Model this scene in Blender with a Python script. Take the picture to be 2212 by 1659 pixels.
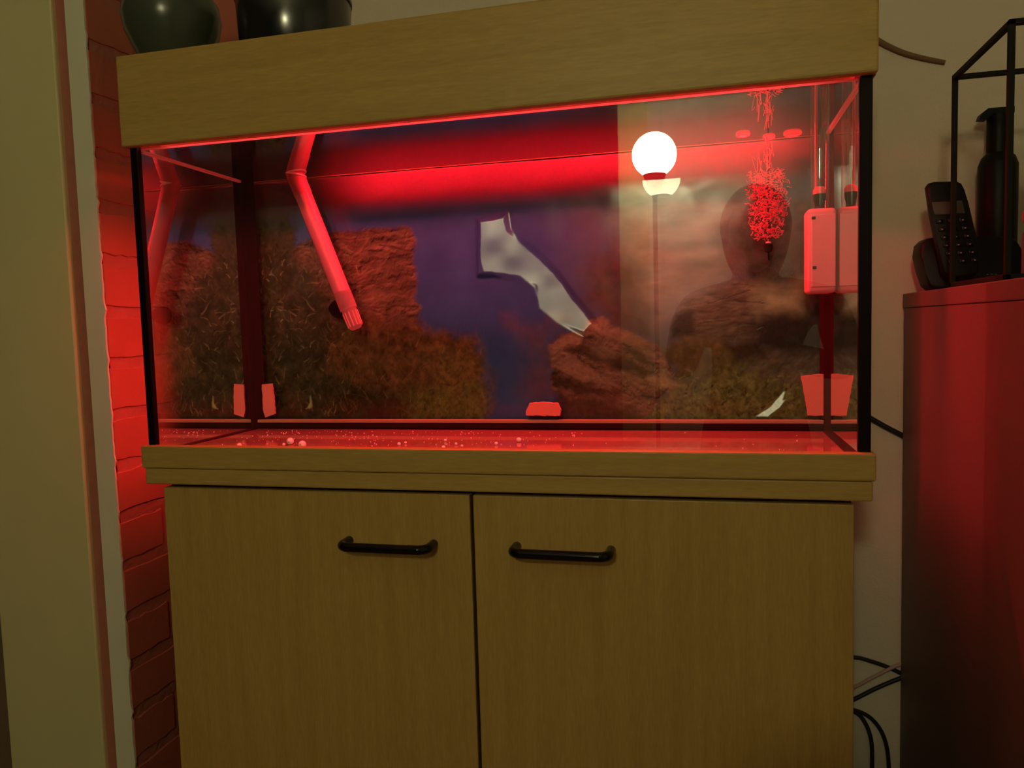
import bpy, bmesh, math, random
import numpy as np
from mathutils import Vector, Matrix

# ---------------------------------------------------------------- camera, world, exposure
for o in list(bpy.data.objects):
    bpy.data.objects.remove(o)
scn = bpy.context.scene
C = scn.collection
Z0 = 0.72                                            # height of the tank's bottom rim above the floor
CAM = Vector((0.8089, -0.9793, 0.1599 + Z0))
RX = Vector((0.970189, 0.240610, -0.028986))         # camera right
UY = Vector((0.010333, 0.078429, 0.996866))          # camera up
FW = Vector((-0.242129, 0.967448, -0.073604))        # camera forward
FPX = 1662.44
cd = bpy.data.cameras.new('camera')
cd.sensor_width = 36.0
cd.lens = FPX / 2212 * 36
cd.clip_start = 0.01
cam = bpy.data.objects.new('camera', cd)
C.objects.link(cam)
cam.matrix_world = Matrix(((RX.x, UY.x, -FW.x, CAM.x), (RX.y, UY.y, -FW.y, CAM.y), (RX.z, UY.z, -FW.z, CAM.z), (0, 0, 0, 1)))
scn.camera = cam
w = bpy.data.worlds.new('world')
scn.world = w
w.use_nodes = True
w.node_tree.nodes['Background'].inputs[0].default_value = (0.02, 0.018, 0.012, 1)
w.node_tree.nodes['Background'].inputs[1].default_value = 0.0
vs = scn.view_settings
vs.view_transform = 'Standard'
vs.look = 'None'
vs.exposure = 0.0
vs.gamma = 1.0
vs.use_curve_mapping = False
scn.cycles.max_bounces = 7
scn.cycles.transparent_max_bounces = 40
scn.cycles.glossy_bounces = 4
scn.cycles.diffuse_bounces = 3
scn.cycles.use_adaptive_sampling = True
scn.cycles.adaptive_threshold = 0.06
scn.cycles.sample_clamp_indirect = 4.0
scn.cycles.blur_glossy = 0.3
scn.cycles.use_light_tree = False

LAMP_POS = Vector((0.625, -2.2, 0.83 + Z0))
LAMP_R = 0.088
LAMP_L = 70.0
LAMP_COL = (1.0, 0.93, 0.54, 1)
BAR_L = 120.0
BAR_COL = (1.0, 0.016, 0.030, 1)

random.seed(7)
rng = np.random.default_rng(11)


def at(u, v, Y):
    """a photo pixel, taken to the plane y = Y (tank heights, without Z0)"""
    d = FW + RX * ((u - 1106) / FPX) - UY * ((v - 829.5) / FPX)
    t = (Y - CAM.y) / d.y
    p = CAM + d * t
    return p.x, p.z - Z0


# ---------------------------------------------------------------- materials
def mat(name, col, rough=0.6, spec=0.5, metal=0.0, noise=None, bump=None, coat=0.0):
    m = bpy.data.materials.new(name)
    m.use_nodes = True
    nt = m.node_tree
    b = nt.nodes['Principled BSDF']
    b.inputs['Base Color'].default_value = (*col, 1)
    b.inputs['Roughness'].default_value = rough
    b.inputs['Specular IOR Level'].default_value = spec
    b.inputs['Metallic'].default_value = metal
    b.inputs['Coat Weight'].default_value = coat
    tc = None
    if noise:
        scale, amt, stretch = noise
        tc = nt.nodes.new('ShaderNodeTexCoord')
        mp = nt.nodes.new('ShaderNodeMapping')
        mp.inputs['Scale'].default_value = stretch
        nz = nt.nodes.new('ShaderNodeTexNoise')
        nz.inputs['Scale'].default_value = scale
        nz.inputs['Detail'].default_value = 5
        mr = nt.nodes.new('ShaderNodeMapRange')
        mr.inputs[1].default_value = 0.25
        mr.inputs[2].default_value = 0.75
        mr.inputs[3].default_value = 1 - amt
        mr.inputs[4].default_value = 1 + amt * 0.6
        mx = nt.nodes.new('ShaderNodeMix')
        mx.data_type = 'RGBA'
        mx.blend_type = 'MULTIPLY'
        mx.inputs[0].default_value = 1
        mx.inputs[6].default_value = (*col, 1)
        nt.links.new(tc.outputs['Object'], mp.inputs[0])
        nt.links.new(mp.outputs[0], nz.inputs['Vector'])
        nt.links.new(nz.outputs[0], mr.inputs[0])
        nt.links.new(mr.outputs[0], mx.inputs[7])
        nt.links.new(mx.outputs[2], b.inputs['Base Color'])
    if bump:
        scale, dist = bump
        tc = nt.nodes.new('ShaderNodeTexCoord')
        nz = nt.nodes.new('ShaderNodeTexNoise')
        nz.inputs['Scale'].default_value = scale
        nz.inputs['Detail'].default_value = 4
        bp = nt.nodes.new('ShaderNodeBump')
        bp.inputs['Distance'].default_value = dist
        bp.inputs['Strength'].default_value = 0.7
        nt.links.new(tc.outputs['Object'], nz.inputs['Vector'])
        nt.links.new(nz.outputs[0], bp.inputs['Height'])
        nt.links.new(bp.outputs[0], b.inputs['Normal'])
    return m


def wood(name, col, axis):
    """beech foil, grain along an axis"""
    m = mat(name, col, 0.42, 0.3)
    nt = m.node_tree
    b = nt.nodes['Principled BSDF']
    tc = nt.nodes.new('ShaderNodeTexCoord')
    mp = nt.nodes.new('ShaderNodeMapping')
    s = [60.0, 60.0, 60.0]
    s['xyz'.index(axis)] = 3.0
    mp.inputs['Scale'].default_value = s
    n1 = nt.nodes.new('ShaderNodeTexNoise')
    n1.inputs['Scale'].default_value = 1.0
    n1.inputs['Detail'].default_value = 4
    n1.inputs['Distortion'].default_value = 0.3
    mp2 = nt.nodes.new('ShaderNodeMapping')
    s2 = [240.0, 240.0, 240.0]
    s2['xyz'.index(axis)] = 30.0
    mp2.inputs['Scale'].default_value = s2
    n2 = nt.nodes.new('ShaderNodeTexNoise')
    n2.inputs['Scale'].default_value = 1.6
    n2.inputs['Detail'].default_value = 2
    rp = nt.nodes.new('ShaderNodeValToRGB')
    rp.color_ramp.elements[0].position = 0.3
    rp.color_ramp.elements[0].color = (col[0] * .91, col[1] * .89, col[2] * .85, 1)
    rp.color_ramp.elements[1].position = 0.68
    rp.color_ramp.elements[1].color = (col[0] * 1.05, col[1] * 1.055, col[2] * 1.07, 1)
    mr = nt.nodes.new('ShaderNodeMapRange')
    mr.inputs[1].default_value = 0.3
    mr.inputs[2].default_value = 0.7
    mr.inputs[3].default_value = 0.9
    mr.inputs[4].default_value = 1.05
    mx = nt.nodes.new('ShaderNodeMix')
    mx.data_type = 'RGBA'
    mx.blend_type = 'MULTIPLY'
    mx.inputs[0].default_value = 1
    L = nt.links.new
    L(tc.outputs['Object'], mp.inputs[0]); L(mp.outputs[0], n1.inputs['Vector'])
    L(tc.outputs['Object'], mp2.inputs[0]); L(mp2.outputs[0], n2.inputs['Vector'])
    L(n1.outputs[0], rp.inputs[0]); L(n2.outputs[0], mr.inputs[0])
    L(rp.outputs[0], mx.inputs[6]); L(mr.outputs[0], mx.inputs[7])
    L(mx.outputs[2], b.inputs['Base Color'])
    return m


def interface(name, r0=0.04, tir=None, edge=(0.66, 0.70), tint=(1, 1, 1)):
    """clear boundary: transparent mixed with a mirror by Fresnel reflectance.
    tir='front'/'back': seen from that side of its faces it reflects totally past the critical angle."""
    m = bpy.data.materials.new(name)
    m.use_nodes = True
    nt = m.node_tree
    nt.nodes.remove(nt.nodes['Principled BSDF'])
    out = nt.nodes['Material Output']
    N = nt.nodes.new
    L = nt.links.new
    g = N('ShaderNodeNewGeometry')
    dt = N('ShaderNodeVectorMath'); dt.operation = 'DOT_PRODUCT'
    L(g.outputs['Normal'], dt.inputs[0]); L(g.outputs['Incoming'], dt.inputs[1])
    ab = N('ShaderNodeMath'); ab.operation = 'ABSOLUTE'
    L(dt.outputs['Value'], ab.inputs[0])
    om = N('ShaderNodeMath'); om.operation = 'SUBTRACT'; om.inputs[0].default_value = 1
    L(ab.outputs[0], om.inputs[1])
    pw = N('ShaderNodeMath'); pw.operation = 'POWER'; pw.inputs[1].default_value = 5
    L(om.outputs[0], pw.inputs[0])
    sc = N('ShaderNodeMath'); sc.operation = 'MULTIPLY_ADD'
    sc.inputs[1].default_value = 1 - r0; sc.inputs[2].default_value = r0
    L(pw.outputs[0], sc.inputs[0])
    fac = sc.outputs[0]
    if tir:
        mr = N('ShaderNodeMapRange')
        mr.interpolation_type = 'SMOOTHSTEP'
        mr.inputs[1].default_value = edge[0]; mr.inputs[2].default_value = edge[1]
        mr.inputs[3].default_value = 1.0; mr.inputs[4].default_value = r0
        L(ab.outputs[0], mr.inputs[0])
        mx = N('ShaderNodeMix'); mx.data_type = 'FLOAT'
        L(g.outputs['Backfacing'], mx.inputs[0])
        a, b = {'front': (mr.outputs[0], fac), 'back': (fac, mr.outputs[0]), 'both': (mr.outputs[0], mr.outputs[0])}[tir]
        L(a, mx.inputs[2]); L(b, mx.inputs[3])
        fac = mx.outputs[0]
    tr = N('ShaderNodeBsdfTransparent'); tr.inputs[0].default_value = (*tint, 1)
    gl = N('ShaderNodeBsdfGlossy'); gl.inputs['Roughness'].default_value = 0.0
    gl.inputs[0].default_value = (*[0.55 + 0.45 * t for t in tint], 1)
    ms = N('ShaderNodeMixShader')
    L(fac, ms.inputs[0]); L(tr.outputs[0], ms.inputs[1]); L(gl.outputs[0], ms.inputs[2])
    L(ms.outputs[0], out.inputs[0])
    return m


def emit(name, col, s):
    m = bpy.data.materials.new(name)
    m.use_nodes = True
    nt = m.node_tree
    nt.nodes.remove(nt.nodes['Principled BSDF'])
    e = nt.nodes.new('ShaderNodeEmission')
    e.inputs[0].default_value = col
    e.inputs[1].default_value = s
    nt.links.new(e.outputs[0], nt.nodes['Material Output'].inputs[0])
    return m


def translucent(name, col, tr=0.5, clear=0.0):
    m = bpy.data.materials.new(name)
    m.use_nodes = True
    nt = m.node_tree
    nt.nodes.remove(nt.nodes['Principled BSDF'])
    d = nt.nodes.new('ShaderNodeBsdfDiffuse'); d.inputs[0].default_value = (*col, 1)
    t = nt.nodes.new('ShaderNodeBsdfTranslucent'); t.inputs[0].default_value = (*col, 1)
    ms = nt.nodes.new('ShaderNodeMixShader'); ms.inputs[0].default_value = tr
    nt.links.new(d.outputs[0], ms.inputs[1]); nt.links.new(t.outputs[0], ms.inputs[2])
    last = ms
    if clear > 0:
        tp = nt.nodes.new('ShaderNodeBsdfTransparent')
        m2 = nt.nodes.new('ShaderNodeMixShader'); m2.inputs[0].default_value = clear
        nt.links.new(ms.outputs[0], m2.inputs[1]); nt.links.new(tp.outputs[0], m2.inputs[2])
        last = m2
    nt.links.new(last.outputs[0], nt.nodes['Material Output'].inputs[0])
    return m


M = {}
BEECH = (0.50, 0.325, 0.092)
M['wood_h'] = wood('beech_foil_horizontal', BEECH, 'x')
M['wood_v'] = wood('beech_foil_vertical', BEECH, 'z')
M['plaster'] = mat('cream_plaster', (0.80, 0.70, 0.54), 0.9, 0.1, noise=(5, .06, (1, 1, 1)), bump=(260, .0012))
M['brickpaint'] = mat('red_brown_painted_brick', (0.50, 0.15, 0.09), 0.5, 0.35, noise=(14, .10, (1, 1, 1)), bump=(60, .0012))
M['mortar'] = mat('red_brown_painted_mortar', (0.46, 0.165, 0.11), 0.55, 0.35, noise=(40, .10, (1, 1, 1)), bump=(150, .0015))
M['casing'] = mat('white_gloss_paint', (0.72, 0.66, 0.34), 0.5, 0.4, noise=(6, .06, (1, 1, .3)))
M['groove'] = mat('groove_shade_brown', (0.36, 0.27, 0.15), 0.7, 0.2)  # recess shade put into the colour, browner than the casing
M['strip'] = mat('white_caulked_edge', (0.78, 0.76, 0.58), 0.6, 0.3, noise=(20, .06, (1, 1, .3)))
M['doorpaint'] = mat('brown_door_paint', (0.20, 0.14, 0.08), 0.5, 0.3)
M['floor'] = mat('brown_floor', (0.16, 0.10, 0.06), 0.5, 0.3, noise=(8, .2, (1, 6, 1)))
M['ceiling'] = mat('white_ceiling', (0.72, 0.69, 0.6), 0.9, 0.1)
M['roomwall'] = mat('pale_room_wall', (0.82, 0.80, 0.74), 0.9, 0.1, noise=(3, .05, (1, 1, 1)))
M['darkroom'] = mat('dark_hall_wall', (0.10, 0.07, 0.05), 0.9, 0.1)
M['black'] = mat('black_plastic', (0.004, 0.0035, 0.004), 0.45, 0.18)
M['blackgloss'] = mat('black_glaze', (0.005, 0.005, 0.006), 0.16, 0.35)
M['potglaze'] = mat('black_satin_glaze', (0.010, 0.010, 0.012), 0.20, 1.0)
M['darkmetal'] = mat('dark_metal', (0.010, 0.007, 0.004), 0.55, 0.15)
M['matt'] = mat('matt_dark_metal', (0.02, 0.014, 0.012), 0.9, 0.05)
M['silicone'] = mat('black_silicone', (0.006, 0.001, 0.0015), 0.5, 0.12)
M['seam'] = mat('dark_brown_silicone', (0.022, 0.005, 0.005), 0.8, 0.05)
M['plainblack'] = mat('plain_black', (0.012, 0.010, 0.009), 0.8, 0.1)  # black for the gap shade and for small dark parts
M['glass'] = interface('clear_pane', 0.045)
M['glass_in'] = interface('pane_inner_side', 0.02, tir='front', edge=(0.60, 0.65), tint=(1, 1, 1))
M['glass_in_right'] = interface('right_pane_inner_side', 0.02, tir='front', edge=(0.22, 0.30))
M['glass_back'] = interface('back_pane_boundary', 0.014, tir='both', edge=(0.60, 0.72))
M['clear'] = interface('pane_outer_side', 0.02)
M['water_top'] = interface('water_surface', 0.02, tir='back', edge=(0.30, 0.36))
m_ = bpy.data.materials.new('water_body')
m_.use_nodes = True
m_.node_tree.nodes.remove(m_.node_tree.nodes['Principled BSDF'])
t_ = m_.node_tree.nodes.new('ShaderNodeBsdfTransparent')
m_.node_tree.links.new(t_.outputs[0], m_.node_tree.nodes['Material Output'].inputs[0])
M['thru'] = m_
M['white_plastic'] = mat('pinkish_plastic', (0.62, 0.25, 0.27), 0.35, 0.4)  # even pinkish base tone
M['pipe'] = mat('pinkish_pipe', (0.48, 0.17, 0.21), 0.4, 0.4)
M['smoke'] = translucent('smoky_clear_plastic', (0.55, 0.40, 0.40), 0.5, 0.45)
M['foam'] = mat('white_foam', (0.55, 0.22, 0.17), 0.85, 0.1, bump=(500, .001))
M['trimstrip'] = mat('tan_trim_strip', (0.32, 0.22, 0.14), 0.7, 0.2)
M['bead'] = mat('white_bead', (0.92, 0.88, 0.88), 0.3, 0.4)
M['bottom'] = mat('bottom_glass', (0.24, 0.12, 0.09), 0.06, 0.5, noise=(9, .15, (1, 1, 1)))
M['glowcatch'] = translucent('glow_catching_strip', (0.95, 0.9, 0.9), 0.7)  # translucent, so the added strips catch the red light
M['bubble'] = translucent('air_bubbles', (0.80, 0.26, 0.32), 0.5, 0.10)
M['tubeglass'] = interface('clear_tube', 0.10, tint=(0.97, .93, .93))
M['greenglaze'] = mat('dark_green_glaze', (0.060, 0.072, 0.048), 0.25, 0.5)
M['cabinet'] = mat('brown_laminate', (0.145, 0.095, 0.075), 0.5, 0.3, noise=(4, .06, (1, 1, 3)))
M['cable_dark'] = mat('black_cable', (0.02, 0.015, 0.015), 0.5, 0.4)
M['cable_pink'] = mat('pale_cable', (0.55, 0.36, 0.30), 0.5, 0.4)
M['cord'] = mat('brown_cord', (0.22, 0.12, 0.06), 0.7, 0.2)
M['lampglow'] = emit('lamp_globe_glow', LAMP_COL, LAMP_L)
M['barglow'] = emit('red_led_strip', BAR_COL, BAR_L)
M['fillglow'] = emit('added_pink_red_fill', (1.0, .085, .095, 1), BAR_L * 2.0)  # glow of the added strip above the front waterline
M['screen'] = mat('grey_screen', (0.05, 0.05, 0.04), 0.2, 0.5)
M['print'] = mat('pale_grey_print', (0.22, 0.22, 0.24), 0.5, 0.3)
M['red_wax'] = mat('red_wax', (0.30, 0.015, 0.015), 0.4, 0.4)
M['teal'] = mat('grey_teal_glaze', (0.07, 0.10, 0.10), 0.4, 0.4)
M['skin'] = mat('skin', (0.48, 0.28, 0.19), 0.5, 0.4)
M['hair'] = mat('dark_brown_hair', (0.030, 0.018, 0.012), 0.6, 0.3, noise=(60, .3, (1, 1, .1)))
M['sweater'] = mat('dark_brown_knit', (0.040, 0.026, 0.022), 0.95, 0.1, bump=(200, .003))
M['trousers'] = mat('dark_trousers', (0.02, 0.02, 0.03), 0.9, 0.1)


# ---------------------------------------------------------------- mesh helpers
class MB:
    """collects geometry (tank heights) and becomes one mesh object"""
    def __init__(self):
        self.bm = bmesh.new()

    def box(self, x0, x1, y0, y1, z0, z1, bev=0.0, seg=2, mi=0):
        r = bmesh.ops.create_cube(self.bm, size=1)
        for v in r['verts']:
            v.co = Vector(((x0 + x1) / 2 + v.co.x * (x1 - x0), (y0 + y1) / 2 + v.co.y * (y1 - y0), (z0 + z1) / 2 + v.co.z * (z1 - z0)))
        if bev > 0:
            es = list({e for v in r['verts'] for e in v.link_edges})
            bmesh.ops.bevel(self.bm, geom=es, offset=bev, segments=seg, profile=0.5, affect='EDGES')
        return self

    def tube(self, pts, r, n=12, cap=True, closed=False):
        pts = [Vector(p) for p in pts]
        rs = r if isinstance(r, (list, tuple)) else [r] * len(pts)
        rings = []
        T = [(pts[min(i + 1, len(pts) - 1)] - pts[max(i - 1, 0)]).normalized() for i in range(len(pts))]
        a = T[0].orthogonal().normalized()
        for i, p in enumerate(pts):
            a = (a - T[i] * a.dot(T[i]))
            if a.length < 1e-6:
                a = T[i].orthogonal()
            a.normalize()
            b = T[i].cross(a)
            rings.append([self.bm.verts.new(p + (a * math.cos(t) + b * math.sin(t)) * rs[i]) for t in [2 * math.pi * k / n for k in range(n)]])
        for i in range(len(rings) - 1):
            for k in range(n):
                self.bm.faces.new((rings[i][k], rings[i][(k + 1) % n], rings[i + 1][(k + 1) % n], rings[i + 1][k]))
        if cap:
            self.bm.faces.new(list(reversed(rings[0])))
            self.bm.faces.new(rings[-1])
        return self

    def lathe(self, prof, c=(0, 0, 0), n=40, M3=None):
        c = Vector(c)
        rings = []
        for r, z in prof:
            if r < 1e-6:
                p = Vector((0, 0, z))
                rings.append([self.bm.verts.new(c + (M3 @ p if M3 else p))])
            else:
                ring = []
                for k in range(n):
                    t = 2 * math.pi * k / n
                    p = Vector((r * math.cos(t), r * math.sin(t), z))
                    ring.append(self.bm.verts.new(c + (M3 @ p if M3 else p)))
                rings.append(ring)
        for A, B in zip(rings, rings[1:]):
            if len(A) == 1 and len(B) == 1:
                continue
            for k in range(n):
                k2 = (k + 1) % n
                if len(A) == 1:
                    self.bm.faces.new((A[0], B[k2], B[k]))
                elif len(B) == 1:
                    self.bm.faces.new((A[k], A[k2], B[0]))
                else:
                    self.bm.faces.new((A[k], A[k2], B[k2], B[k]))
        return self

    def prism(self, poly, y0, y1):
        """polygon in (x, z), extruded along y"""
        f = [self.bm.verts.new((x, y0, z)) for x, z in poly]
        b = [self.bm.verts.new((x, y1, z)) for x, z in poly]
        n = len(poly)
        self.bm.faces.new(f)
        self.bm.faces.new(list(reversed(b)))
        for i in range(n):
            self.bm.faces.new((f[i], b[i], b[(i + 1) % n], f[(i + 1) % n]))
        return self

    def build(self, name, m, parent=None, smooth=False):
        bm = self.bm
        bmesh.ops.recalc_face_normals(bm, faces=bm.faces)
        me = bpy.data.meshes.new(name)
        off = Vector((0, 0, Z0))
        base = Vector((0, 0, 0))
        q = parent
        while q is not None:
            base += q.location
            q = q.parent
        for v in bm.verts:
            v.co = v.co + off - base
        bm.to_mesh(me)
        bm.free()
        ms = m if isinstance(m, (list, tuple)) else [m]
        for k in ms:
            me.materials.append(M[k] if isinstance(k, str) else k)
        if smooth:
            for p in me.polygons:
                p.use_smooth = True
            me.set_sharp_from_angle(angle=math.radians(40))
        o = bpy.data.objects.new(name, me)
        C.objects.link(o)
        if parent:
            o.parent = parent
        return o


def tag(o, label, cat, group=None, kind=None):
    o['label'] = label
    if cat:
        o['category'] = cat
    if group:
        o['group'] = group
    if kind:
        o['kind'] = kind
    return o


def thing(name, loc, label, cat, group=None):
    """an Empty at the thing's base; loc in tank heights"""
    o = bpy.data.objects.new(name, None)
    C.objects.link(o)
    o.empty_display_size = 0.05
    o.location = (loc[0], loc[1], loc[2] + Z0)
    return tag(o, label, cat, group)


def struct(o, label=None):
    o['kind'] = 'structure'
    if label:
        o['label'] = label
    return o


def bez(p0, p1, p2, p3, n=16):
    p0, p1, p2, p3 = map(Vector, (p0, p1, p2, p3))
    return [p0 * (1 - t) ** 3 + p1 * 3 * t * (1 - t) ** 2 + p2 * 3 * t * t * (1 - t) + p3 * t ** 3 for t in [i / n for i in range(n + 1)]]


def smooth_path(pts, n=8):
    P = [Vector(p) for p in pts]
    P = [P[0] * 2 - P[1]] + P + [P[-1] * 2 - P[-2]]
    out = []
    for i in range(1, len(P) - 2):
        for k in range(n):
            t = k / n
            a, b, c, d = P[i - 1], P[i], P[i + 1], P[i + 2]
            out.append(0.5 * (2 * b + (c - a) * t + (2 * a - 5 * b + 4 * c - d) * t * t + (3 * b - 3 * c + d - a) * t ** 3))
    out.append(P[-2])
    return out


FL = -Z0              # floor level in tank heights
WB = 0.39             # face of the wall behind the tank
XW = -0.125           # face of the brick wall at the tank's left
YE = 0.073            # its end towards the room
ZC = 1.75             # ceiling

# ---------------------------------------------------------------- the room
struct(MB().box(-1.6, 3.0, -4.6, WB + .1, FL - .1, FL).build('floor', 'floor'), 'brown floor under the cabinets')
struct(MB().box(-1.6, 3.0, -4.6, WB + .1, ZC, ZC + .1).build('ceiling', 'ceiling'), 'white ceiling of the room')
struct(MB().box(XW - .10, 3.0, WB, WB + .1, FL, ZC).build('wall_back', 'plaster'), 'cream plastered wall behind the aquarium')
struct(MB().box(2.9, 3.0, -2.75, WB, FL, ZC).build('wall_right', 'roomwall'), 'pale wall at the right of the room')
struct(MB().box(0.58, 2.9, -2.85, -2.42, FL, ZC).build('wall_front', 'roomwall'), 'pale wall behind the floor lamp')
struct(MB().box(0.46, 0.585, -2.86, -2.39, FL, ZC - .02, .006).build('trim_4', 'casing'), 'white doorway post beside the floor lamp')
struct(MB().box(-1.6, 0.5, -4.6, -4.5, FL, ZC).build('wall_hall', 'darkroom'), 'dark wall of the hall beyond the doorway')
struct(MB().box(-1.6, -1.5, -4.6, -.05, FL, ZC).build('wall_far_left', 'darkroom'), 'dark wall at the far left of the room')

# brick wall left of the tank: core, mortar and every brick
wl = struct(MB().box(XW - .10, XW - .010, YE + .004, WB, FL, ZC).build('wall_left', 'mortar'), 'red-brown painted brick wall at the left of the aquarium')
mb = MB()
nz_, ny_ = 420, 60
grid = {}
for i in range(nz_ + 1):
    z = FL + (1.60 + .0) * i / nz_
    for j in range(ny_ + 1):
        y = YE + .003 + (WB - YE - .003) * j / ny_
        grid[i, j] = mb.bm.verts.new((XW - .0026 + random.uniform(-.0010, .0010), y, z))
for i in range(nz_):
    for j in range(ny_):
        mb.bm.faces.new((grid[i, j], grid[i, j + 1], grid[i + 1, j + 1], grid[i + 1, j]))
mo = mb.build('mortar_joints', 'mortar', wl, True)
PITCH = 0.0842
z = -0.0490 - PITCH * 8
row = 0
while z < ZC - .02:
    off = 0 if row % 2 else -.11
    y = YE + .0008 + off
    while y < WB - .01:
        y0, y1 = max(y, YE + .0008), min(y + .208, WB - .001)
        if y1 - y0 > .02 and z + PITCH > FL + .02:
            b = MB()
            j = lambda: random.uniform(-.0025, .0025)
            zz0, zz1 = max(z + .0075, FL + .002), z + PITCH - .0075
            n = 7
            bot, top = [], []
            pts = []
            for k in range(n + 1):
                yy = y0 + (y1 - y0) * k / n
                pts.append((yy, zz0 + j(), zz1 + j()))
            xo = XW - random.uniform(-.0003, .0008)
            xi = XW - .0105
            F0, F1, F2, F3 = [], [], [], []
            for yy, a, c_ in pts:
                F0.append(b.bm.verts.new((xi, yy, a - .002)))
                F1.append(b.bm.verts.new((xo, yy, a + .003)))
                F2.append(b.bm.verts.new((xo, yy, c_ - .003)))
                F3.append(b.bm.verts.new((xi, yy, c_ + .002)))
            for k in range(n):
                for P, Q in ((F0, F1), (F1, F2), (F2, F3)):
                    b.bm.faces.new((P[k], P[k + 1], Q[k + 1], Q[k]))
            for k in (0, n):
                b.bm.faces.new((F0[k], F1[k], F2[k], F3[k]))
            b.build('brick', 'brickpaint', wl)
        y += .220
    z += PITCH
    row += 1

struct(MB().box(XW, at(600, 50, .36)[0], .36, WB, FL, ZC).build('corner_block', 'brickpaint'), 'red-brown block added in the back corner behind the vase')  # block added to turn the gap beside the pot brown

# end of the brick wall towards the room: edge strip with a ragged rim, groove with its shade painted in, casing board, door
X1 = at(148, 100, YE)[0]          # left edge of the strip
X2 = at(121, 100, YE)[0]          # right edge of the casing board
X3 = at(14, 1460, YE)[0]          # left edge of the casing board
poly = [(X1, FL), (X1, ZC)]
zz = ZC
rag = []
while zz > FL:
    ph = ((zz + 0.0490) / PITCH) % 1.0
    nib = .0034 if ph < .13 else 0.0
    rag.append((XW - .0016 + random.uniform(-.0008, .0005) + nib * random.uniform(.2, 1.0), zz))
    zz -= random.uniform(.006, .012)
rag.append((XW - .001, FL))
struct(MB().prism(poly + rag, YE - .0030, YE + .0004).build('trim_1', 'strip'), 'white edge strip with a ragged rim on the end of the brick wall')
struct(MB().box(X2 - .01, X1 + .01, YE + .0045, YE + .05, FL, ZC).build('trim_2', 'groove'), 'recessed groove beside the white edge strip, its shade coloured brown')
struct(MB().box(X3, X2, YE - .0045, YE + .05, FL, ZC, .003).build('trim_3', 'casing'), 'wide white casing board at the left edge of the picture')
struct(MB().box(-1.5, X3 - .002, YE + .03, YE + .07, FL, ZC).build('door_1', 'doorpaint'), 'dark door beyond the white casing board')

# ---------------------------------------------------------------- tank cabinet
cab = thing('aquarium_cabinet', (0.5, .15, FL), 'beech cabinet with two doors carrying the aquarium', 'cabinet')
MB().box(-.0005, 1.0005, -.012, .300, -.0574, -.0335, .0022).build('top_board', 'wood_h', cab)
MB().box(.030, .974, .018, .292, FL, -.0575).build('body', 'plainblack', cab)  # coloured black to supply the shade in the gaps round the doors
MB().box(.0225, .030, .016, .294, FL, -.0575).build('side_panel', 'wood_v', cab)
MB().box(.974, .9815, .016, .294, FL, -.0575).build('side_panel', 'wood_v', cab)
for x0, x1, h0, h1, hz in ((.0230, .5010, .3225, .4480, -.1325), (.5058, .9815, .5650, .6900, -.1310)):
    d = MB().box(x0, x1, -.004, .0155, FL + .03, -.0634, .0018).build('door', 'wood_v', cab)
    pts = [(h0, -.003, hz), (h0, -.022, hz), (h0 + .002, -.030, hz), (h0 + .009, -.0355, hz), (h0 + .020, -.0365, hz),
           (h1 - .020, -.0365, hz), (h1 - .009, -.0355, hz), (h1 - .002, -.030, hz), (h1, -.022, hz), (h1, -.003, hz)]
    MB().tube(smooth_path(pts, 4), .0065, 14).build('handle', 'blackgloss', d, True)

# ---------------------------------------------------------------- aquarium
YB = .27              # inner face of the back pane
XL, XR = .010, .990   # inner faces of the side panes
ZB, ZT, ZW = -.012, .450, .4325
tank = thing('aquarium', (.5, .14, -.033), 'glass aquarium with black seams on a beech base rim, lit red inside', 'aquarium')
MB().box(-.0035, 1.0035, -.015, .003, -.033, 0.0, .0025).build('base_rim', 'wood_h', tank)
MB().box(-.0035, .0, .003, .300, -.033, 0.0, .001).build('base_rim', 'wood_h', tank)
MB().box(1.0, 1.0035, .003, .300, -.033, 0.0, .001).build('base_rim', 'wood_h', tank)
MB().box(0, 1, .003, YB + .006, -.033, ZB).build('bottom_pane', 'bottom', tank)
MB().box(.011, .989, 0.0, .006, ZB, ZT).build('front_pane', 'glass', tank)
b = MB().box(XL, XR, YB, YB + .006, ZB, ZT)
for f in b.bm.faces:
    f.material_index = 0 if abs(f.calc_center_median().y - YB) < 1e-4 else 1
b.build('back_pane', ['glass_back', 'thru'], tank)


def side_pane(x_in, x_out):
    b = MB().box(min(x_in, x_out), max(x_in, x_out), .006, YB + .006, ZB, ZT)
    for f in b.bm.faces:
        f.material_index = 0 if abs(f.calc_center_median().x - x_in) < 1e-4 else 1
    return b.build('side_pane', ['glass_in' if x_in < .5 else 'glass_in_right', 'thru'], tank)


side_pane(XL, .002)
side_pane(XR, .998)
MB().box(.0, .0125, -.001, .008, ZB, ZT, .001).build('corner_seam', 'silicone', tank)
MB().box(.9860, 1.0, -.001, .008, ZB, ZT, .001).build('corner_seam', 'silicone', tank)
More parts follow.
